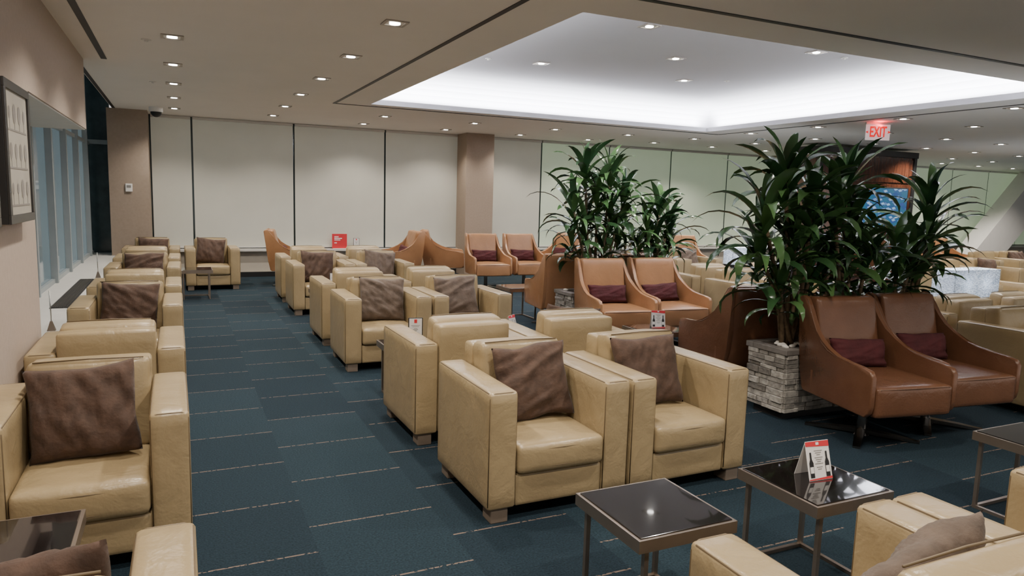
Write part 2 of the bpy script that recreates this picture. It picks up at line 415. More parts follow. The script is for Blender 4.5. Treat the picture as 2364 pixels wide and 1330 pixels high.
def pillow_bm(w,h,th,n=22,seed=0,amp=1.0):
    b=bmesh.new(); off=Vector((seed*13.1,seed*7.7,0))
    def prof(a): return max(0,1-abs(a)**3.2)
    g={}
    for side in (1,-1):
        for i in range(n+1):
            for j in range(n+1):
                u=-1+2*i/n; v=-1+2*j/n
                edge = i in (0,n) or j in (0,n)
                if edge and side==-1: g[(side,i,j)]=g[(1,i,j)]; continue
                x=u*w/2*(1-.06*(1-v*v)*abs(u)); z=v*h/2*(1-.06*(1-u*u)*abs(v))
                z+=.016*noise.noise(Vector((u*1.6,seed*3.1,0)))*(abs(v)**2)
                x+=.012*noise.noise(Vector((v*1.6,seed*5.3,4)))*(abs(u)**2)
                T=th/2*(prof(u)*prof(v))**.55
                a=R(25+40*seed); p=Vector((u*math.cos(a)+v*math.sin(a), (-u*math.sin(a)+v*math.cos(a))*3.2, side*5.0))+off
                wr=.026*amp*noise.noise(p*1.1)+.015*amp*noise.noise(p*2.4+Vector((3,1,2)))
                y=-side*(T+wr*min(1,T/(th*.25))) if T>0 else 0
                g[(side,i,j)]=b.verts.new((x,y,z))
    for side in (1,-1):
        for i in range(n):
            for j in range(n):
                b.faces.new((g[(side,i,j)],g[(side,i+1,j)],g[(side,i+1,j+1)],g[(side,i,j+1)]))
    return b
PM=[]
for sd in range(4):
    b=pillow_bm(.43,.405,.14,32,sd); o=obj('throw_pillow',b,M['pillow'],None,True); PM.append(o.data); bpy.data.objects.remove(o)
def throw_pillow(cx,cy,rz,label,ox=0,roll=0,z=.585,oy=.0,k=0,taupe=False):
    o=bpy.data.objects.new('throw_pillow',PM[k%4]); C.objects.link(o)
    v=Matrix.Rotation(rz,3,'Z')@Vector((ox,oy,0))
    o.location=(cx+v.x,cy+v.y,z); o.rotation_euler=(R(-17),R(roll),rz+R(random.uniform(-5,5)))
    if taupe:
        o.material_slots[0].link='OBJECT'; o.material_slots[0].material=M['pillow_taupe']
    tag(o,label,'pillow','brown throw pillows on the cream armchairs')
CH=[ # x, y, facing away?, description, pillow (offset x, roll, z, taupe) or None
 (-.375,1.70,1,'cut off at the bottom-left corner of the view',(-.03,5,.61)),
 (-.375,3.49,0,'nearest of the camera-facing ones along the left wall',(-.02,-6)),
 (-.375,4.82,1,'turned away, directly behind the nearest left-wall one',None),
 (-.375,6.50,0,'second camera-facing one from the front in the left row',(.0,3)),
 (-.375,7.77,1,'turned away, behind the second camera-facing left-row one',None),
 (-.375,9.50,0,'third camera-facing one in the left row beside the window ledge',(.0,-2)),
 (-.375,10.77,1,'turned away, just before the last one of the left row',None),
 (-.375,12.36,0,'last in the left row, before the left taupe column',(.02,2)),
 (.48,12.30,0,'by the far shades, right of the last left-row one',(-.02,4)),
 (1.63,1.08,1,'seen from behind at the bottom right, left of its pair',(-.01,14,.585,1)),
 (2.43,1.08,1,'at the bottom right corner, right one of the away-facing pair',None),
 (1.69,3.315,0,'on the aisle in the nearest middle pair facing the camera',(.015,-5)),
 (2.49,3.315,0,'right one of the nearest middle pair facing the camera',(-.04,-3)),
 (1.69,4.48,1,'turned away on the aisle behind the nearest middle pair',None),
 (2.49,4.48,1,'turned away, right one behind the nearest middle pair',(-.08,-8,.60)),
 (1.69,6.465,0,'on the aisle in the second middle pair facing the camera',(.02,3,.588,1)),
 (2.49,6.465,0,'right one of the second middle pair facing the camera',(-.04,-4,.588,1)),
 (1.69,7.62,1,'turned away on the aisle behind the second middle pair',None),
 (2.49,7.62,1,'turned away, right one behind the second middle pair',None),
 (1.69,9.565,0,'on the aisle in the farthest middle pair facing the camera',(-.03,2)),
 (2.49,9.565,0,'right one of the farthest middle pair facing the camera',(0,5,.588,1)),
 (1.69,10.72,1,'turned away on the aisle behind the farthest middle pair',None),
 (2.49,10.72,1,'turned away, right one behind the farthest middle pair',None),
 (6.28,3.36,0,'cut off by the right edge beside the nearest brown chairs',None),
 (6.55,4.34,1,'turned away behind the right plant, left one of its pair',None),
 (7.35,4.34,1,'turned away near the right edge below the large lamp',None),
 (6.25,6.50,0,'between the two plants, left one of the camera-facing pair',None),
 (7.05,6.50,0,'behind the right plant foliage, facing the camera',None),
 (6.25,7.47,1,'turned away right of the left plant, left one of pair',None),
 (7.05,7.47,1,'turned away right of the left plant, right one of pair',None),
 (7.05,9.60,0,'behind the lower leaves of the left plant',(.0,3)),
 (7.85,9.60,0,'far, just right of the left plant, facing the camera',(-.02,-3,.588,1)),
 (9.60,5.75,0,'right of the large glowing table lamp near the right edge',None),
 (11.40,7.30,0,'far right beyond the large lamp, left one of pair',None),
 (12.20,7.30,0,'far right beyond the large lamp, right one of pair',(.0,3)),
 (14.50,8.60,0,'farthest right pair below the slanted column, left one',None),
 (15.30,8.60,0,'farthest right pair below the slanted column, right one',(.0,-3)),
]
k=0
for x,y,aw,desc,pil in CH:
    rz=PI if aw else 0
    rz2=rz+R(random.uniform(-1,1))
    armchair((x,y,0),rz2,'cream leather armchair '+desc,'cream leather club armchairs')
    if pil:
        k+=1
        throw_pillow(x,y,rz2,'brown pillow on armchair '+desc,pil[0],pil[1],k=k,z=pil[2] if len(pil)>2 else .588,taupe=len(pil)>3)

# ------------------------------------------------------------------ tan lounge chair
def make_lounge():
    t=thing('lounge_chair','', 'chair')
    out=[(-.38,.25),(-.415,.285),(-.425,.33),(-.425,.515),(-.40,.552),(-.33,.562),(-.22,.568),(-.10,.582),(.0,.606),(.08,.646),(.15,.706),(.21,.778),(.265,.862),(.302,.912),(.345,.93),(.385,.918),(.375,.80),(.355,.60),(.325,.40),(.295,.27),(.27,.25)]
    def xo(y):
        q=max(0,min(1,(y+.05)/.40)); q=q*q*(3-2*q); return .334-.050*q
    for s in (-1,1):
        b=bmesh.new()
        A=[b.verts.new((s*xo(y),y,z)) for y,z in out]; B=[b.verts.new((s*(xo(y)-.038),y,z)) for y,z in out]
        fa=b.faces.new(A); fb=b.faces.new(B[::-1])
        n=len(out)
        for i in range(n): b.faces.new((A[i],B[i],B[(i+1)%n],A[(i+1)%n]))
        ed=list(fa.edges)+list(fb.edges)
        bmesh.ops.bevel(b,geom=ed,offset=.010,segments=3,profile=.5,affect='EDGES')
        a=obj('side_panel',b,M['tan'],t,True)
        me=a.data; me.set_sharp_from_angle(angle=R(50))
        b=bmesh.new(); tube(b,[(s*(xo(y)-.004),y*.985,z-.006) for y,z in out[3:16]],.0035,5); obj('piping',b,M['tan_pipe'],a,True)
    b=bmesh.new(); rb(b,(0,.318,.590),(.52,.07,.65),.025,7,(0,.006,.006),lambda P:Vector((P.x,P.y+.155*P.z,P.z))); obj('back_shell',b,M['tan'],t,True)
    b=bmesh.new(); rb(b,(0,.235,.680),(.50,.10,.49),.026,9,(0,.008,.003),lambda P:Vector((P.x,P.y+.23*P.z,P.z))); obj('back_cushion',b,M['tan'],t,True)
    b=bmesh.new(); rb(b,(0,-.105,.35),(.590,.66,.20),.026,9,(0,.006,.014)); st=obj('seat',b,M['tan'],t,True)
    b=bmesh.new(); tube(b,[(-.268,-.430,.436),(0,-.437,.438),(.268,-.430,.436)],.0035,5); obj('piping',b,M['tan_pipe'],st,True)
    b=bmesh.new(); cyl(b,(0,0),.032,.02,.26,16); cyl(b,(0,0),.09,.24,.256,20); cyl(b,(0,0),.055,.0,.035,20,.035); obj('pedestal',b,M['chrome'],t,False)
    for i in range(4):
        a=PI/4+i*PI/2; Mr=Matrix.Rotation(a,3,'Z'); b=bmesh.new()
        pr=[(.03,.032,.012,.04),(.20,.028,.008,.030),(.36,.022,.0,.014)]
        pv=None
        for x,hw,z0,z1 in pr:
            ring=[b.verts.new(Mr@Vector(p)) for p in ((x,-hw,z0),(x,hw,z0),(x,hw,z1),(x,-hw,z1))]
            if pv:
                for j in range(4): b.faces.new((pv[j],pv[(j+1)%4],ring[(j+1)%4],ring[j]))
            else: b.faces.new(ring)
            pv=ring
        b.faces.new(pv); obj('base_blade',b,M['chrome'],t)
    return t
lounge=Proto(make_lounge)
b=pillow_bm(.46,.205,.12,22,9,.5); o=obj('lumbar_pillow',b,M['maroon'],None,True); LPM=o.data; bpy.data.objects.remove(o)
TN=[ # x,y,rot,desc,pillow
 (4.20,6.39,-7,'left one of the pair before the left planter',1),
 (4.895,6.38,-5,'right one of the pair before the left planter',1),
 (4.22,7.60,167,'turned away behind the left stone planter, left one',0),
 (5.03,7.56,179,'turned away behind the left stone planter, right one',0),
 (4.80,11.25,-5,'left one of the far pair before the middle column',1),
 (5.55,11.28,-3,'right one of the far pair before the middle column',1),
 (1.70,12.45,80,'sideways, left of the red sign on the far sill',1),
 (3.58,12.35,-88,'sideways with its back to another, facing the red sign',1),
 (4.46,12.62,70,'sideways before the middle column, facing right',0),
 (6.55,11.75,-60,'far, angled left, right of the middle column',1),
 (8.95,11.10,-20,'far, seen just right of the left plant',0),
 (15.40,10.6,-10,'farthest right, left one of pair beyond the right plant',0),
 (16.15,10.6,-5,'farthest right, right one of pair beyond the right plant',0),
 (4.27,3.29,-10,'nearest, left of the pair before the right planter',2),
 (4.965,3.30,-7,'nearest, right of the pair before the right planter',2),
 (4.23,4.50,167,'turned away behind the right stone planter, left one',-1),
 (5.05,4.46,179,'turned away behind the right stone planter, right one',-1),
]
for x,y,r,desc,pl in TN:
    brown = pl in (2,-1)  # these chairs take the tan copy with shade put into its colour
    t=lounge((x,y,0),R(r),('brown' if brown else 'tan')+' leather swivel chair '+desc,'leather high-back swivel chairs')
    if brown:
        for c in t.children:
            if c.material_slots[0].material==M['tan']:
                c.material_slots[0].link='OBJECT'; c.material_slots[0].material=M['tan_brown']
    if pl>0:
        o=bpy.data.objects.new('lumbar_pillow',LPM); C.objects.link(o)
        v=Matrix.Rotation(R(r),3,'Z')@Vector((0,.085,0)); o.location=(x+v.x,y+v.y,.555); o.rotation_euler=(R(-16),R(random.uniform(-4,4)),R(r))
        tag(o,'maroon pillow on swivel chair '+desc,'pillow','maroon lumbar pillows')

# ------------------------------------------------------------------ side tables
def make_table():
    t=thing('side_table','', 'table')
    h=.215
    b=bmesh.new(); bx(b,(-h+.012,-h+.012,.408),(h-.012,h-.012,.422),.003); obj('glass_top',b,M['glass_dark'],t)
    b=bmesh.new()
    for s in (-1,1):
        bx(b,(-h,s*h-(.014 if s>0 else 0),.372),(h,s*h+(0 if s>0 else .014),.418))
        bx(b,(s*h-(.014 if s>0 else 0),-h+.014,.372),(s*h+(0 if s>0 else .014),h-.014,.418))
    bx(b,(-h+.014,-h+.014,.385),(h-.014,h-.014,.406))
    obj('frame',b,M['bronze'],t)
    for sx in (-1,1):
        for sy in (-1,1):
            b=bmesh.new(); bx(b,(sx*.17-.009,sy*.19-.009,.016),(sx*.17+.009,sy*.19+.009,.375)); obj('leg',b,M['bronze'],t)
    for sx in (-1,1):
        b=bmesh.new(); bx(b,(sx*.17-.009,-.199,0),(sx*.17+.009,.199,.016)); obj('floor_rail',b,M['bronze'],t)
    b=bmesh.new(); bx(b,(-.161,.181,0),(.161,.199,.016)); obj('floor_rail',b,M['bronze'],t)
    return t
table=Proto(make_table)
for x,y,l in [(1.60,2.08,'nearest, before the aisle armchair of the nearest middle pair'),
              (2.40,2.05,'carrying the wine tent card at lower right'),
              (3.96,2.01,'cut off by the right edge before nearest brown chairs'),
              (-.54,2.60,'between the two nearest armchairs along the left wall'),
              (1.61,5.22,'on the aisle with framed sign, behind first middle armchairs'),
              (2.45,5.28,'between the first and second middle armchair pairs, right one'),
              (1.61,8.45,'on the aisle between second and farthest middle pairs'),
              (.22,11.15,'before the lone cream armchair at the far shades'),
              (3.92,5.22,'carrying a tent card before the left planter chairs'),
              (4.74,5.20,'carrying the tall framed sign between the two plants'),
              (4.00,8.3,'left of the left planter, behind its chairs'),
              (7.95,4.98,'under the large glowing box lamp'),
              (8.60,9.2,'under the small box lamp between the plants')]:
    table((x,y,0),0,'square dark glass side table '+l,'dark glass side tables')

# ------------------------------------------------------------------ cards and signs
def make_sign():
    t=thing('framed_sign','', 'sign')
    b=bmesh.new(); bx(b,(-.055,-.03,0),(.055,.03,.012),.003); obj('base',b,M['black'],t)
    b=bmesh.new(); bx(b,(-.056,-.004,.012),(.056,.006,.20),.002); obj('frame',b,M['black'],t)
    b=bmesh.new(); bx(b,(-.049,-.0055,.022),(.049,-.004,.195)); obj('card',b,M['white'],t)
    b=bmesh.new(); bx(b,(-.011,-.0068,.16),(.011,-.0055,.188)); obj('emblem',b,M['red'],t)
    b=bmesh.new()
    for r in (.008,.016,.024):
        n=8; A=[]
        for i in range(n+1):
            a=R(45)+R(90)*i/n; A.append((math.cos(a),math.sin(a)))
        for i in range(n):
            p,q=A[i],A[i+1]; r2=r+.004
            poly(b,[(p[0]*r,-.0062,.09+p[1]*r),(q[0]*r,-.0062,.09+q[1]*r),(q[0]*r2,-.0062,.09+q[1]*r2),(p[0]*r2,-.0062,.09+p[1]*r2)])
    obj('wireless_symbol',b,M['grey_print'],t)
    b=bmesh.new()
    for z,w in ((.140,.034),(.130,.026),(.066,.034),(.056,.028),(.046,.031)): bx(b,(-w,-.0062,z),(w,-.0056,z+.003))
    obj('small_print',b,M['grey_print'],t)
    return t
sign=Proto(make_sign)
sign((1.64,5.20,.423),R(-8),'black framed white sign with wireless symbol on the aisle side table','framed wireless signs')
sign((1.66,8.45,.423),R(-8),'small framed wireless sign on the aisle table of the farthest middle pair','framed wireless signs')
sign((4.74,5.22,.423),R(-30),'tall framed wireless sign on the table between the two plants','framed wireless signs')
sign((3.10,13.64,.511),R(-5),'framed sign standing on the far sill right of the red sign','framed wireless signs')
sign((6.35,13.64,.511),R(-5),'framed sign on the far sill right of the middle column','framed wireless signs')
def make_tent():
    t=thing('tent_card','', 'card')
    w,hh,d=.062,.155,.045
    def P(x,z,off=0): return (x,-d+d*z/hh-off, z)
    b=bmesh.new()
    for s in (1,-1):
        q=[(-w,-s*d,0),(w,-s*d,0),(w,0,hh),(-w,0,hh)]
        q2=[(x,y+s*.0015,z) for x,y,z in q]
        A=[b.verts.new(p) for p in q]; B=[b.verts.new(p) for p in q2]
        b.faces.new(A); b.faces.new(B[::-1])
        for i in range(4): b.faces.new((A[i],B[i],B[(i+1)%4],A[(i+1)%4]))
    obj('panel',b,M['white'],t)
    b=bmesh.new(); poly(b,[P(-w,hh*.88,.0012),P(w,hh*.84,.0012),P(w,hh*.995,.0012),P(-w,hh*.995,.0012)])
    poly(b,[P(-w,.002,.0012),P(w,.002,.0012),P(w,.012,.0012),P(-w,.006,.0012)]); obj('header_band',b,M['red'],t)
    b=bmesh.new(); poly(b,[P(-.008,hh*.90,.002),P(.008,hh*.90,.002),P(.008,hh*.97,.002),P(-.008,hh*.97,.002)]); obj('emblem',b,M['white'],t)
    for s in (-1,1):
        cx=s*.042
        b=bmesh.new(); pr=[(.011,.012),(.011,.07),(.0045,.085),(.0045,.112)]
        poly(b,[P(cx-a,z,.0016) for a,z in pr][::1]+[P(cx+a,z,.0016) for a,z in pr[::-1]])
        bt=obj('bottle_print',b,M['black'],t)
        b=bmesh.new(); poly(b,[P(cx-.009,.03,.0022),P(cx+.009,.03,.0022),P(cx+.009,.055,.0022),P(cx-.009,.055,.0022)]); obj('bottle_label',b,M['white'],bt)
    b=bmesh.new()
    for i,z in enumerate((.115,.107,.099,.088,.080,.072,.064,.050,.042)):
        hw=.022-.006*(i%3)
        poly(b,[P(-hw,z,.0014),P(hw,z,.0014),P(hw,z+.003,.0014),P(-hw,z+.003,.0014)])
    obj('small_print',b,M['grey_print'],t)
    return t
tent=Proto(make_tent)
tent((2.42,2.07,.423),R(-4),'white and red wine tent card with two printed bottles on nearer right table','tent cards')
tent((3.96,5.24,.423),R(-25),'tent card on the side table before the left planter chairs','tent cards')
tent((2.53,5.36,.423),R(40),'tent card half hidden behind the nearest middle armchairs','tent cards')
t=thing('promotional_sign','red promotional sign standing on the sill under the far shades','sign',(2.78,13.64,.511))
b=bmesh.new(); bx(b,(-.14,-.005,.0),(.14,.005,.28),.002); obj('board',b,M['red'],t)
b=bmesh.new()
for z,w in ((.215,.05),(.185,.09),(.155,.07),(.10,.03)): bx(b,(-.10,-.007,z),(-.10+w*1.6,-.0052,z+.018))
obj('small_print',b,M['white'],t)
b=bmesh.new(); bx(b,(-.13,-.05,0),(.13,-.006,.006)); obj('base',b,M['white'],t)

# ------------------------------------------------------------------ planters and plants
def planter(x0,x1,y0,y1,label,seed):
    rnd=random.Random(seed); t=thing('stone_planter',label,'planter',((x0+x1)/2,(y0+y1)/2,0),0,'stacked stone planters')
    hx=(x1-x0)/2; hy=(y1-y0)/2
    b=bmesh.new(); bx(b,(-hx+.04,-hy+.04,0),(hx-.04,hy-.04,.07)); obj('plinth',b,M['black'],t)
    b=bmesh.new(); bx(b,(-hx+.02,-hy+.02,.06),(hx-.02,hy-.02,.49))
    z=.06
    while z<.485:
        rh=min(rnd.choice((.030,.038,.048)),.49-z)
        for side in range(4):
            L=2*hx if side<2 else 2*hy
            p=-L/2
            while p<L/2-.001:
                l=min(rnd.uniform(.07,.20),L/2-p)
                if L/2-p-l<.04: l=L/2-p
                e=rnd.uniform(0,.024)
                q0,q1=p+.0015,p+l-.0015
                if side==0: bx(b,(q0,-hy-e,z+.001),(q1,-hy+.03,z+rh-.001),.003,1)
                elif side==1: bx(b,(q0,hy-.03,z+.001),(q1,hy+e,z+rh-.001),.003,1)
                elif side==2: bx(b,(-hx-e,q0,z+.001),(-hx+.03,q1,z+rh-.001),.003,1)
                else: bx(b,(hx-.03,q0,z+.001),(hx+e,q1,z+rh-.001),.003,1)
                p+=l
        z+=rh
    obj('stone_cladding',b,M['stone'],t)
    b=bmesh.new(); e=.022
    bx(b,(-hx-e,-hy-e,.49),(hx+e,-hy+.05,.53),.004); bx(b,(-hx-e,hy-.05,.49),(hx+e,hy+e,.53),.004)
    bx(b,(-hx-e,-hy+.05,.49),(-hx+.05,hy-.05,.53),.004); bx(b,(hx-.05,-hy+.05,.49),(hx+e,hy-.05,.53),.004)
    obj('cap',b,M['capstone'],t)
    b=bmesh.new(); bx(b,(-hx+.05,-hy+.05,.49),(hx-.05,hy-.05,.515)); obj('soil',b,M['soil'],t)
    b=bmesh.new()
    for i in range(170):
        tt=bmesh.new(); bmesh.ops.create_icosphere(tt,subdivisions=2,radius=rnd.uniform(.014,.024))
        px=(x0+x1)/2+rnd.uniform(-hx+.07,hx-.07); py=(y0+y1)/2+rnd.uniform(-hy+.07,hy-.07)
        sc=(rnd.uniform(.8,1.3),rnd.uniform(.8,1.2),.7)
        for v in tt.verts: v.co=Vector((v.co.x*sc[0]+px,v.co.y*sc[1]+py,v.co.z*sc[2]+.530))
        merge(b,tt)
    o=obj('pebbles',b,M['pebble'],None,True); o['kind']='stuff'
    tag(o,'white pebbles covering the top of the '+('right' if seed==1 else 'left')+' stone planter','pebbles')
planter(3.95,5.60,3.70,4.06,'stacked grey stone planter behind the nearest brown chairs, holding the right plants',1)
planter(3.95,5.60,6.80,7.16,'stacked grey stone planter of the left plants, farther back',2)
def leaf(b,base,az,el,L,w,droop,tw,n=8):
    p=Vector(base); st=L/n; rows=[]
    hx=Vector((math.cos(az),math.sin(az),0)); sd=Vector((-math.sin(az),math.cos(az),0))
    for i in range(n+1):
        t=i/n
        ww=w*(.40+.60*min(1,t/.28))*(1-max(0,(t-.5)/.5)**2.0)
        d=hx*math.cos(el)+Vector((0,0,1))*math.sin(el)
        nrm=d.cross(sd)
        a=sd*math.cos(tw*t)+nrm*math.sin(tw*t); nn=d.cross(a)
        if nn.z<0: nn=-nn
        rows.append((b.verts.new(p+a*ww/2+nn*ww*.13),b.verts.new(p),b.verts.new(p-a*ww/2+nn*ww*.13)))
        p=p+d*st; el-=droop/n*(.25+1.5*t)
    for i in range(n):
        for j in (0,1):
            b.faces.new((rows[i][j],rows[i][j+1],rows[i+1][j+1],rows[i+1][j]))
def dracaena(base,heads,label,seed):
    rnd=random.Random(seed); t=thing('dracaena_plant',label,'plant',(base[0],base[1],.515),0,'leafy dracaena plants in the planters')
    B0=Vector((base[0],base[1],.515))
    b=bmesh.new(); c=bmesh.new()
    for hx,hy,hz,sc,n in heads:
        hp=Vector((hx,hy,hz))-B0
        q=Vector((rnd.uniform(-.06,.06)+(hp.x)*.25,rnd.uniform(-.04,.04),-.01))
        mid=q.lerp(hp,.5)+Vector(((hp.x-q.x)*-.12,0,0))
        tube(c,[q,q.lerp(mid,.6),mid,mid.lerp(hp,.6),hp],[.02,.018,.016,.015,.012],8)
        n=int(n*.54)
        for i in range(n):
            f=i/n
            az=i*2.39996+rnd.uniform(-.4,.4)
            el=R(82-82*f+rnd.uniform(-14,14)); dr=R(65+90*f+rnd.uniform(-30,40))
            L=sc*(.29+.23*math.sin(PI*min(1,f*1.05+.05))+rnd.uniform(-.06,.10))
            bz=hp+Vector((rnd.uniform(-.01,.01),rnd.uniform(-.01,.01),.05-.34*sc*f))
            leaf(b,bz,az,el,L,sc*rnd.uniform(.060,.090),dr,rnd.uniform(-.8,.8))
    obj('cane',c,M['cane'],t,True); obj('foliage',b,M['leaf'],t,True)
Y1=3.88; Y2=6.98
dracaena((4.20,Y1),[(4.00,Y1,1.74,1.0,52),(4.22,Y1-.06,1.58,1.05,48),(3.80,Y1-.02,1.48,1.05,52),(4.34,Y1+.05,1.32,1.0,42),(3.84,Y1+.04,1.20,1.0,44),(4.08,Y1-.05,1.28,1.0,42),(3.98,Y1-.04,1.00,.9,38),(4.30,Y1-.02,1.02,.9,34)],'left leafy dracaena in the right planter, reaching highest',11)
dracaena((4.74,Y1),[(4.62,Y1,1.74,.95,50),(4.46,Y1-.06,1.52,1.0,42),(4.74,Y1+.04,1.46,.85,38),(4.66,Y1-.05,1.24,1.0,44),(4.92,Y1,1.12,1.0,42),(4.50,Y1+.04,1.10,.9,34),(4.76,Y1+.05,1.02,.85,34)],'middle leafy dracaena in the right planter',12)
dracaena((5.34,Y1),[(5.62,Y1,1.58,.95,50),(5.22,Y1-.05,1.14,1.0,42),(5.60,Y1-.03,1.34,1.0,44),(5.42,Y1-.03,1.16,1.0,42),(5.14,Y1+.03,1.02,.85,34),(5.52,Y1,1.00,.9,34)],'right leafy dracaena in the right planter, before the screen',13)
dracaena((4.36,Y2),[(4.16,Y2,1.88,1.0,52),(4.50,Y2,1.82,1.0,52),(4.30,Y2-.06,1.62,1.05,46),(4.70,Y2,1.58,1.05,46),(4.02,Y2,1.48,1.05,46),(4.48,Y2-.06,1.40,1.0,42),(4.20,Y2,1.24,1.0,42),(4.66,Y2,1.20,1.0,40),(4.02,Y2,1.10,.9,38),(4.42,Y2-.04,1.02,.85,34)],'tall leafy dracaena filling the left part of the left planter',14)
dracaena((5.12,Y2),[(5.20,Y2,1.46,1.0,48),(5.00,Y2-.05,1.28,.95,42),(5.36,Y2,1.22,.95,44),(5.16,Y2-.03,1.08,.9,38),(4.92,Y2,1.02,.85,34),(5.38,Y2,1.0,.8,32)],'shorter leafy dracaena at the right of the left planter',15)

# ------------------------------------------------------------------ downlights
def make_downlight():
    t=thing('downlight','', 'ceiling light')
    b=bmesh.new()
    for s in (-1,1):
        bx(b,(-.085,s*.075-.012,-.008),(.085,s*.075+.012,0)); bx(b,(s*.075-.012,-.063,-.008),(s*.075+.012,.063,0))
    obj('trim',b,M['trim_metal'],t)
    b=bmesh.new(); bx(b,(-.063,-.063,-.004),(.063,.063,-.001)); obj('reflector',b,M['silver'],t)
    b=bmesh.new(); cyl(b,(0,0),.040,-.010,-.004,20); obj('lens',b,M['lamp_on'],t)
    return t
downlight=Proto(make_downlight)
WARM=(1,.91,.80)
def spot(x,y,z,e,ang=130):
    l=bpy.data.lights.new('spot','SPOT'); l.energy=e; l.color=WARM; l.spot_size=R(ang); l.spot_blend=.7; l.shadow_soft_size=.05
    o=bpy.data.objects.new('spot_lamp',l); C.objects.link(o); o.location=(x,y,z-.03)
E=102
def line(xs_desc, x, ys, z=CZ, e=E, alt=None):
    k=0
    for j,y in enumerate(ys):
        if alt is None: spot(x,y,z,e)
        elif (j+alt)%2==0: spot(x,y,z,e*2)
        if inframe(x,y,z):
            downlight((x,y,z),0,'square recessed downlight, %s from the front in %s'%(ORD[k],xs_desc),'recessed square downlights'); k+=1
line('the ceiling line above left armchairs',0,[.87,2.33,3.78]+[5.24+1.455*i for i in range(6)])
line('the ceiling line above the aisle',1.47,[.87,2.33,3.78]+[5.24+1.455*i for i in range(6)])
for i,x in enumerate((3.05,4.6,6.15,7.7)):
    line('the %s line beyond the tray'%ORD[i],x,[11.4,12.85])
    line('the near ceiling',x,[.9,2.4] if i==0 else [.9])  # added lamps out of view, without fixtures, chosen for the foreground light
for i,x in enumerate((9.1,10.65,12.2,13.75,15.3,16.85,18.4,19.95,21.5)):  # last two lines added to brighten the slanted column and end shades
    line('the %s line right of tray'%ORD[i],x,[2.4,3.9,5.35,6.8,8.25,9.7,11.2,12.5],alt=i)
for x,y,l in [(4.24,6.0,'near left'),(4.24,8.3,'far left'),(6.5,8.3,'far right'),(6.5,6.0,'near right'),(5.44,7.13,'central')]:
    spot(x,y,3.27,E*1.2); downlight((x,y,3.27),0,l+' square downlight inside the glowing ceiling tray','recessed square downlights')
def area(loc,sx,sy,e):
    l=bpy.data.lights.new('cove','AREA'); l.shape='RECTANGLE'; l.size=sx; l.size_y=sy; l.energy=e; l.color=(.94,.96,1.0)
    o=bpy.data.objects.new('cove_lamp',l); C.objects.link(o); o.location=loc; o.rotation_euler=(PI,0,0)
CE=165
area(((tx0+tx1)/2,ty0-.11,2.885),tx1-tx0,.06,CE); area(((tx0+tx1)/2,ty1+.11,2.885),tx1-tx0,.06,CE)
area((tx0-.11,(ty0+ty1)/2,2.885),.06,ty1-ty0,CE); area((tx1+.11,(ty0+ty1)/2,2.885),.06,ty1-ty0,CE)
b=bmesh.new(); cyl(b,(0,0),.04,-.006,0,18); cyl(b,(0,0),.014,-.02,-.006,12); o=obj('sprinkler_head',b,M['offwhite']); SP=o.data; bpy.data.objects.remove(o)
for x,y,z,l in [(-.2,6.95,CZ,'left of the first line of downlights'),(-.22,9.6,CZ,'left of the far end of the left downlights'),(3.55,8.4,3.27,'in the tray left of its far left light'),(3.95,5.55,3.27,'in the tray near its close corner'),(7.0,6.05,3.27,'in the tray right of its near right light'),(7.0,8.0,3.27,'in the tray beyond its far right light'),(6.2,3.3,CZ,'in the ceiling at the upper right')]:
    o=bpy.data.objects.new('sprinkler_head',SP); C.objects.link(o); o.location=(x,y,z); tag(o,'small round white ceiling disc '+l,'sprinkler','ceiling sprinkler discs')
t=thing('light_panel','bright rectangular ceiling panel at the far right edge','ceiling light',(17.6,9.0,CZ))
b=bmesh.new(); bx(b,(-.9,-.5,-.012),(.9,.5,0)); obj('frame',b,M['white'],t)
b=bmesh.new(); bx(b,(-.85,-.45,-.016),(.85,.45,-.012)); obj('diffuser',b,M['panel_light'],t)

# ------------------------------------------------------------------ lamps
def lamp(loc,w,h,d,zb,label,e):
    t=thing('table_lamp',label,'lamp',loc,0,'glowing box table lamps')
    b=bmesh.new(); bx(b,(-w*.25,-d*.3,0),(w*.25,d*.3,.015),.003); obj('base',b,M['silver'],t)
    for s in (-1,1):
        b=bmesh.new(); bx(b,(s*w*.2-.008,-.008,.015),(s*w*.2+.008,.008,zb+.05)); obj('stem',b,M['silver'],t)
    b=bmesh.new(); th=.003
    bx(b,(-w/2,-d/2,zb),(w/2,-d/2+th,zb+h)); bx(b,(-w/2,d/2-th,zb),(w/2,d/2,zb+h))
    bx(b,(-w/2,-d/2+th,zb),(-w/2+th,d/2-th,zb+h)); bx(b,(w/2-th,-d/2+th,zb),(w/2,d/2-th,zb+h))
    obj('shade',b,M['lampshade'],t)
    for s in (-1,1):
        b=bmesh.new(); bmesh.ops.create_uvsphere(b,u_segments=12,v_segments=8,radius=.03)
        bmesh.ops.translate(b,verts=b.verts[:],vec=(s*w*.2,0,zb+h*.45)); obj('bulb',b,M['lamp_on'],t,True)
        l=bpy.data.lights.new('bulb','POINT'); l.energy=e; l.color=(.9,.95,1); l.shadow_soft_size=.035
        o=bpy.data.objects.new('bulb_lamp',l); C.objects.link(o); o.location=(loc[0]+s*w*.2,loc[1]-.045,loc[2]+zb+h*.5)
lamp((7.95,4.98,.423),.78,.31,.26,.19,'large glowing rectangular linen lamp right of the right plant',26)
lamp((8.60,9.2,.423),.56,.28,.22,.14,'small glowing box lamp seen between the two plants',24)
table((14.9,7.6,0),0,'square dark glass side table under the lamp at the far right','dark glass side tables')
lamp((14.9,7.6,.423),.5,.28,.22,.16,'glowing lamp at the far right edge',18)

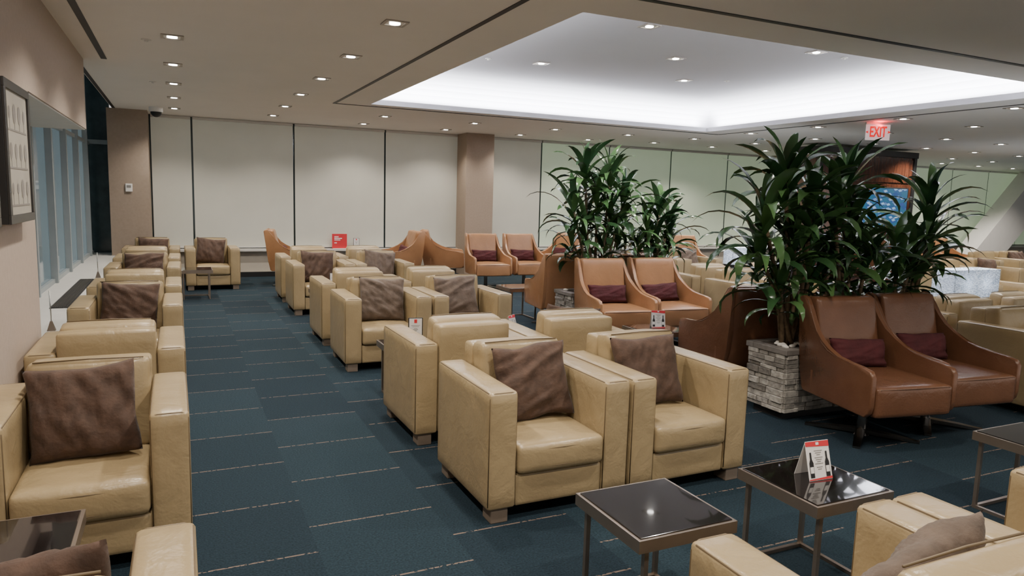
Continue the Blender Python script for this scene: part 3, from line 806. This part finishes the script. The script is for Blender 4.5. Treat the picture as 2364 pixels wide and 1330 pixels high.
# ------------------------------------------------------------------ media wall, television, exit sign
t=thing('media_cabinet','tall glossy mahogany unit holding the screen behind the right plant','cabinet',(12.7,10.4,0))
b=bmesh.new(); bx(b,(-1.4,-.25,0),(1.4,.3,2.70),.004); obj('body',b,M['wood'],t)
b=bmesh.new(); bx(b,(-1.43,-.29,2.62),(1.43,.32,2.74),.004); obj('crown',b,M['black'],t)
for i in range(2):
    b=bmesh.new(); z0=2.10 if i==0 else .15; z1=2.58 if i==0 else 1.05
    bx(b,(-1.3,-.27,z0),(1.3,-.25,z1),.004); obj('panel',b,M['wood'],t)
for s in (-1,1):
    b=bmesh.new(); bx(b,(s*1.36-.04,-.285,.0),(s*1.36+.04,-.25,2.62),.003); obj('pilaster',b,M['black'],t)
t=thing('television','wall screen showing a blue picture, behind the right plant leaves','television',(13.15,10.10,1.58))
b=bmesh.new(); bx(b,(-.70,-.03,-.42),(.70,.04,.42),.004); obj('bezel',b,M['black'],t)
b=bmesh.new(); bx(b,(-.675,-.034,-.395),(.675,-.031,.395)); obj('screen',b,M['tv'],t)

def textmesh(s,size,ext=.003,bold=0):
    c=bpy.data.curves.new('txt','FONT'); c.body=s; c.size=size; c.extrude=ext; c.offset=bold; c.align_x='CENTER'; c.align_y='CENTER'
    o=bpy.data.objects.new('txt',c); C.objects.link(o); bpy.context.view_layer.update()
    me=bpy.data.meshes.new_from_object(o.evaluated_get(bpy.context.evaluated_depsgraph_get()))
    bpy.data.objects.remove(o); bpy.data.curves.remove(c)
    me.transform(Matrix.Rotation(PI/2,4,'X')); return me
t=thing('exit_sign','red EXIT sign with arrows hanging from the ceiling at upper right','sign',(9.25,7.30,2.80),R(-30))
b=bmesh.new(); bx(b,(-.18,-.03,-.03),(.18,.03,0),.004); obj('housing',b,M['silver'],t)
b=bmesh.new(); bx(b,(-.170,-.006,-.255),(.170,.006,-.03),.002); obj('panel',b,M['exit_panel'],t)
for s,x,z in (('EXIT',0,-.142),('<',-.152,-.142),('>',.152,-.142)):
    me=textmesh(s,.20 if s=='EXIT' else .05,.004,.004); me.name='letters'; me.materials.clear(); me.materials.append(M['exit_red'])
    o=bpy.data.objects.new('letters' if s=='EXIT' else 'arrow',me); C.objects.link(o); o.parent=t; o.location=(x,-.011,z)
    if s=='EXIT': o.scale=(.58,1,1.05)
l=bpy.data.lights.new('exit_glow','AREA'); l.energy=1.4; l.color=(1,.03,.04); l.size=.3; l.shape='RECTANGLE'; l.size_y=.03
o=bpy.data.objects.new('exit_lamp',l); C.objects.link(o); o.location=(9.22,7.24,2.74); o.rotation_euler=(PI,0,R(30))

# ------------------------------------------------------------------ left wall things
def picture(y0,y1,label,seed):
    rnd=random.Random(seed)
    t=thing('picture_frame',label,'picture',(-.8,(y0+y1)/2,1.715),0,'framed prints on the left wall')
    hw=(y1-y0)/2; hh=.355
    b=bmesh.new(); bx(b,(.001,-hw,-hh),(.052,hw,hh),.002); obj('box',b,M['black'],t)
    b=bmesh.new()
    for s in (-1,1):
        bx(b,(.0522,-hw,s*(hh-.022)-.022),(.064,hw,s*(hh-.022)+.022),.002); bx(b,(.0522,s*(hw-.022)-.022,-hh+.044),(.064,s*(hw-.022)+.022,hh-.044),.002)
    obj('frame',b,M['frame_grey'],t)
    b=bmesh.new(); bx(b,(.0522,-hw+.044,-hh+.044),(.054,hw-.044,hh-.044)); obj('mat_board',b,M['matboard'],t)
    b=bmesh.new()
    for r in range(3):
        z=.20-.19*r
        bx(b,(.054,-hw+.09,z-.09),(.0555,hw-.09,z-.080))
        for c in range(4):
            y=-hw+.14+c*(2*hw-.28)/3; rr=rnd.uniform(.022,.042)
            poly(b,[(.0555,y+rr*math.cos(2*PI*i/14),z+rr*1.3*math.sin(2*PI*i/14)) for i in range(14)])
            bx(b,(.054,y-.004,z-.08),(.0552,y+.004,z-.03))
    obj('print',b,M['sketch_print'],t)
picture(4.20,4.85,'framed print of small grey drawings near the end of the left wall',1)
picture(3.30,3.98,'dark framed print cut off by the left edge',2)
t=thing('thermostat','small white thermostat on the left taupe column','thermostat',(-.70,13.151,1.55))
b=bmesh.new(); bx(b,(-.05,-.025,-.065),(.05,0,.065),.006); obj('case',b,M['white'],t)
b=bmesh.new(); bx(b,(-.03,-.028,.0),(.03,-.025,.04)); obj('display',b,M['grey_print'],t)
t=thing('security_camera','white dome security camera on the ceiling beside the left column','camera',(-.26,12.6,CZ))
b=bmesh.new(); cyl(b,(0,0),.10,-.07,0,24); obj('housing',b,M['white'],t)
b=bmesh.new(); bmesh.ops.create_uvsphere(b,u_segments=20,v_segments=12,radius=.08)
bmesh.ops.translate(b,verts=b.verts[:],vec=(0,0,-.07)); obj('dome',b,M['black'],t,True)
t=thing('air_vent','long dark slotted air grille in the window ledge','vent',(-1.0,8.65,.45))
b=bmesh.new(); bx(b,(-.075,-1.15,0),(.075,1.15,.004)); obj('frame',b,M['black'],t)
b=bmesh.new()
for i in range(9): bx(b,(-.062+i*.0145,-1.13,.004),(-.057+i*.0145,1.13,.010))
obj('slats',b,M['grille'],t)
for x,y,l in ((-.90,6.35,'near end of the window ledge'),(-.90,9.95,'window ledge farther back')):
    t=thing('ledge_post','slim metal post with wedge foot on the '+l,'post',(x,y,.45),0,'slim metal posts on the window ledge')
    b=bmesh.new(); tube(b,[(0,0,.02),(0,-.01,.31)],.0045,8); obj('pole',b,M['silver'],t,True)
    b=bmesh.new()
    A=[b.verts.new(p) for p in ((-.028,-.024,0),(.028,-.024,0),(.028,.024,0),(-.028,.024,0))]; B=[b.verts.new(p) for p in ((-.007,-.005,.075),(.007,-.005,.075),(.007,.005,.075),(-.007,.005,.075))]
    b.faces.new(A[::-1]); b.faces.new(B)
    for i in range(4): b.faces.new((A[i],A[(i+1)%4],B[(i+1)%4],B[i]))
    obj('foot',b,M['bronze'],t)

# ------------------------------------------------------------------ world
w=bpy.data.worlds.new('world'); S.world=w; w.use_nodes=True
bg=w.node_tree.nodes['Background']; bg.inputs[0].default_value=(1,.95,.89,1); bg.inputs[1].default_value=.85
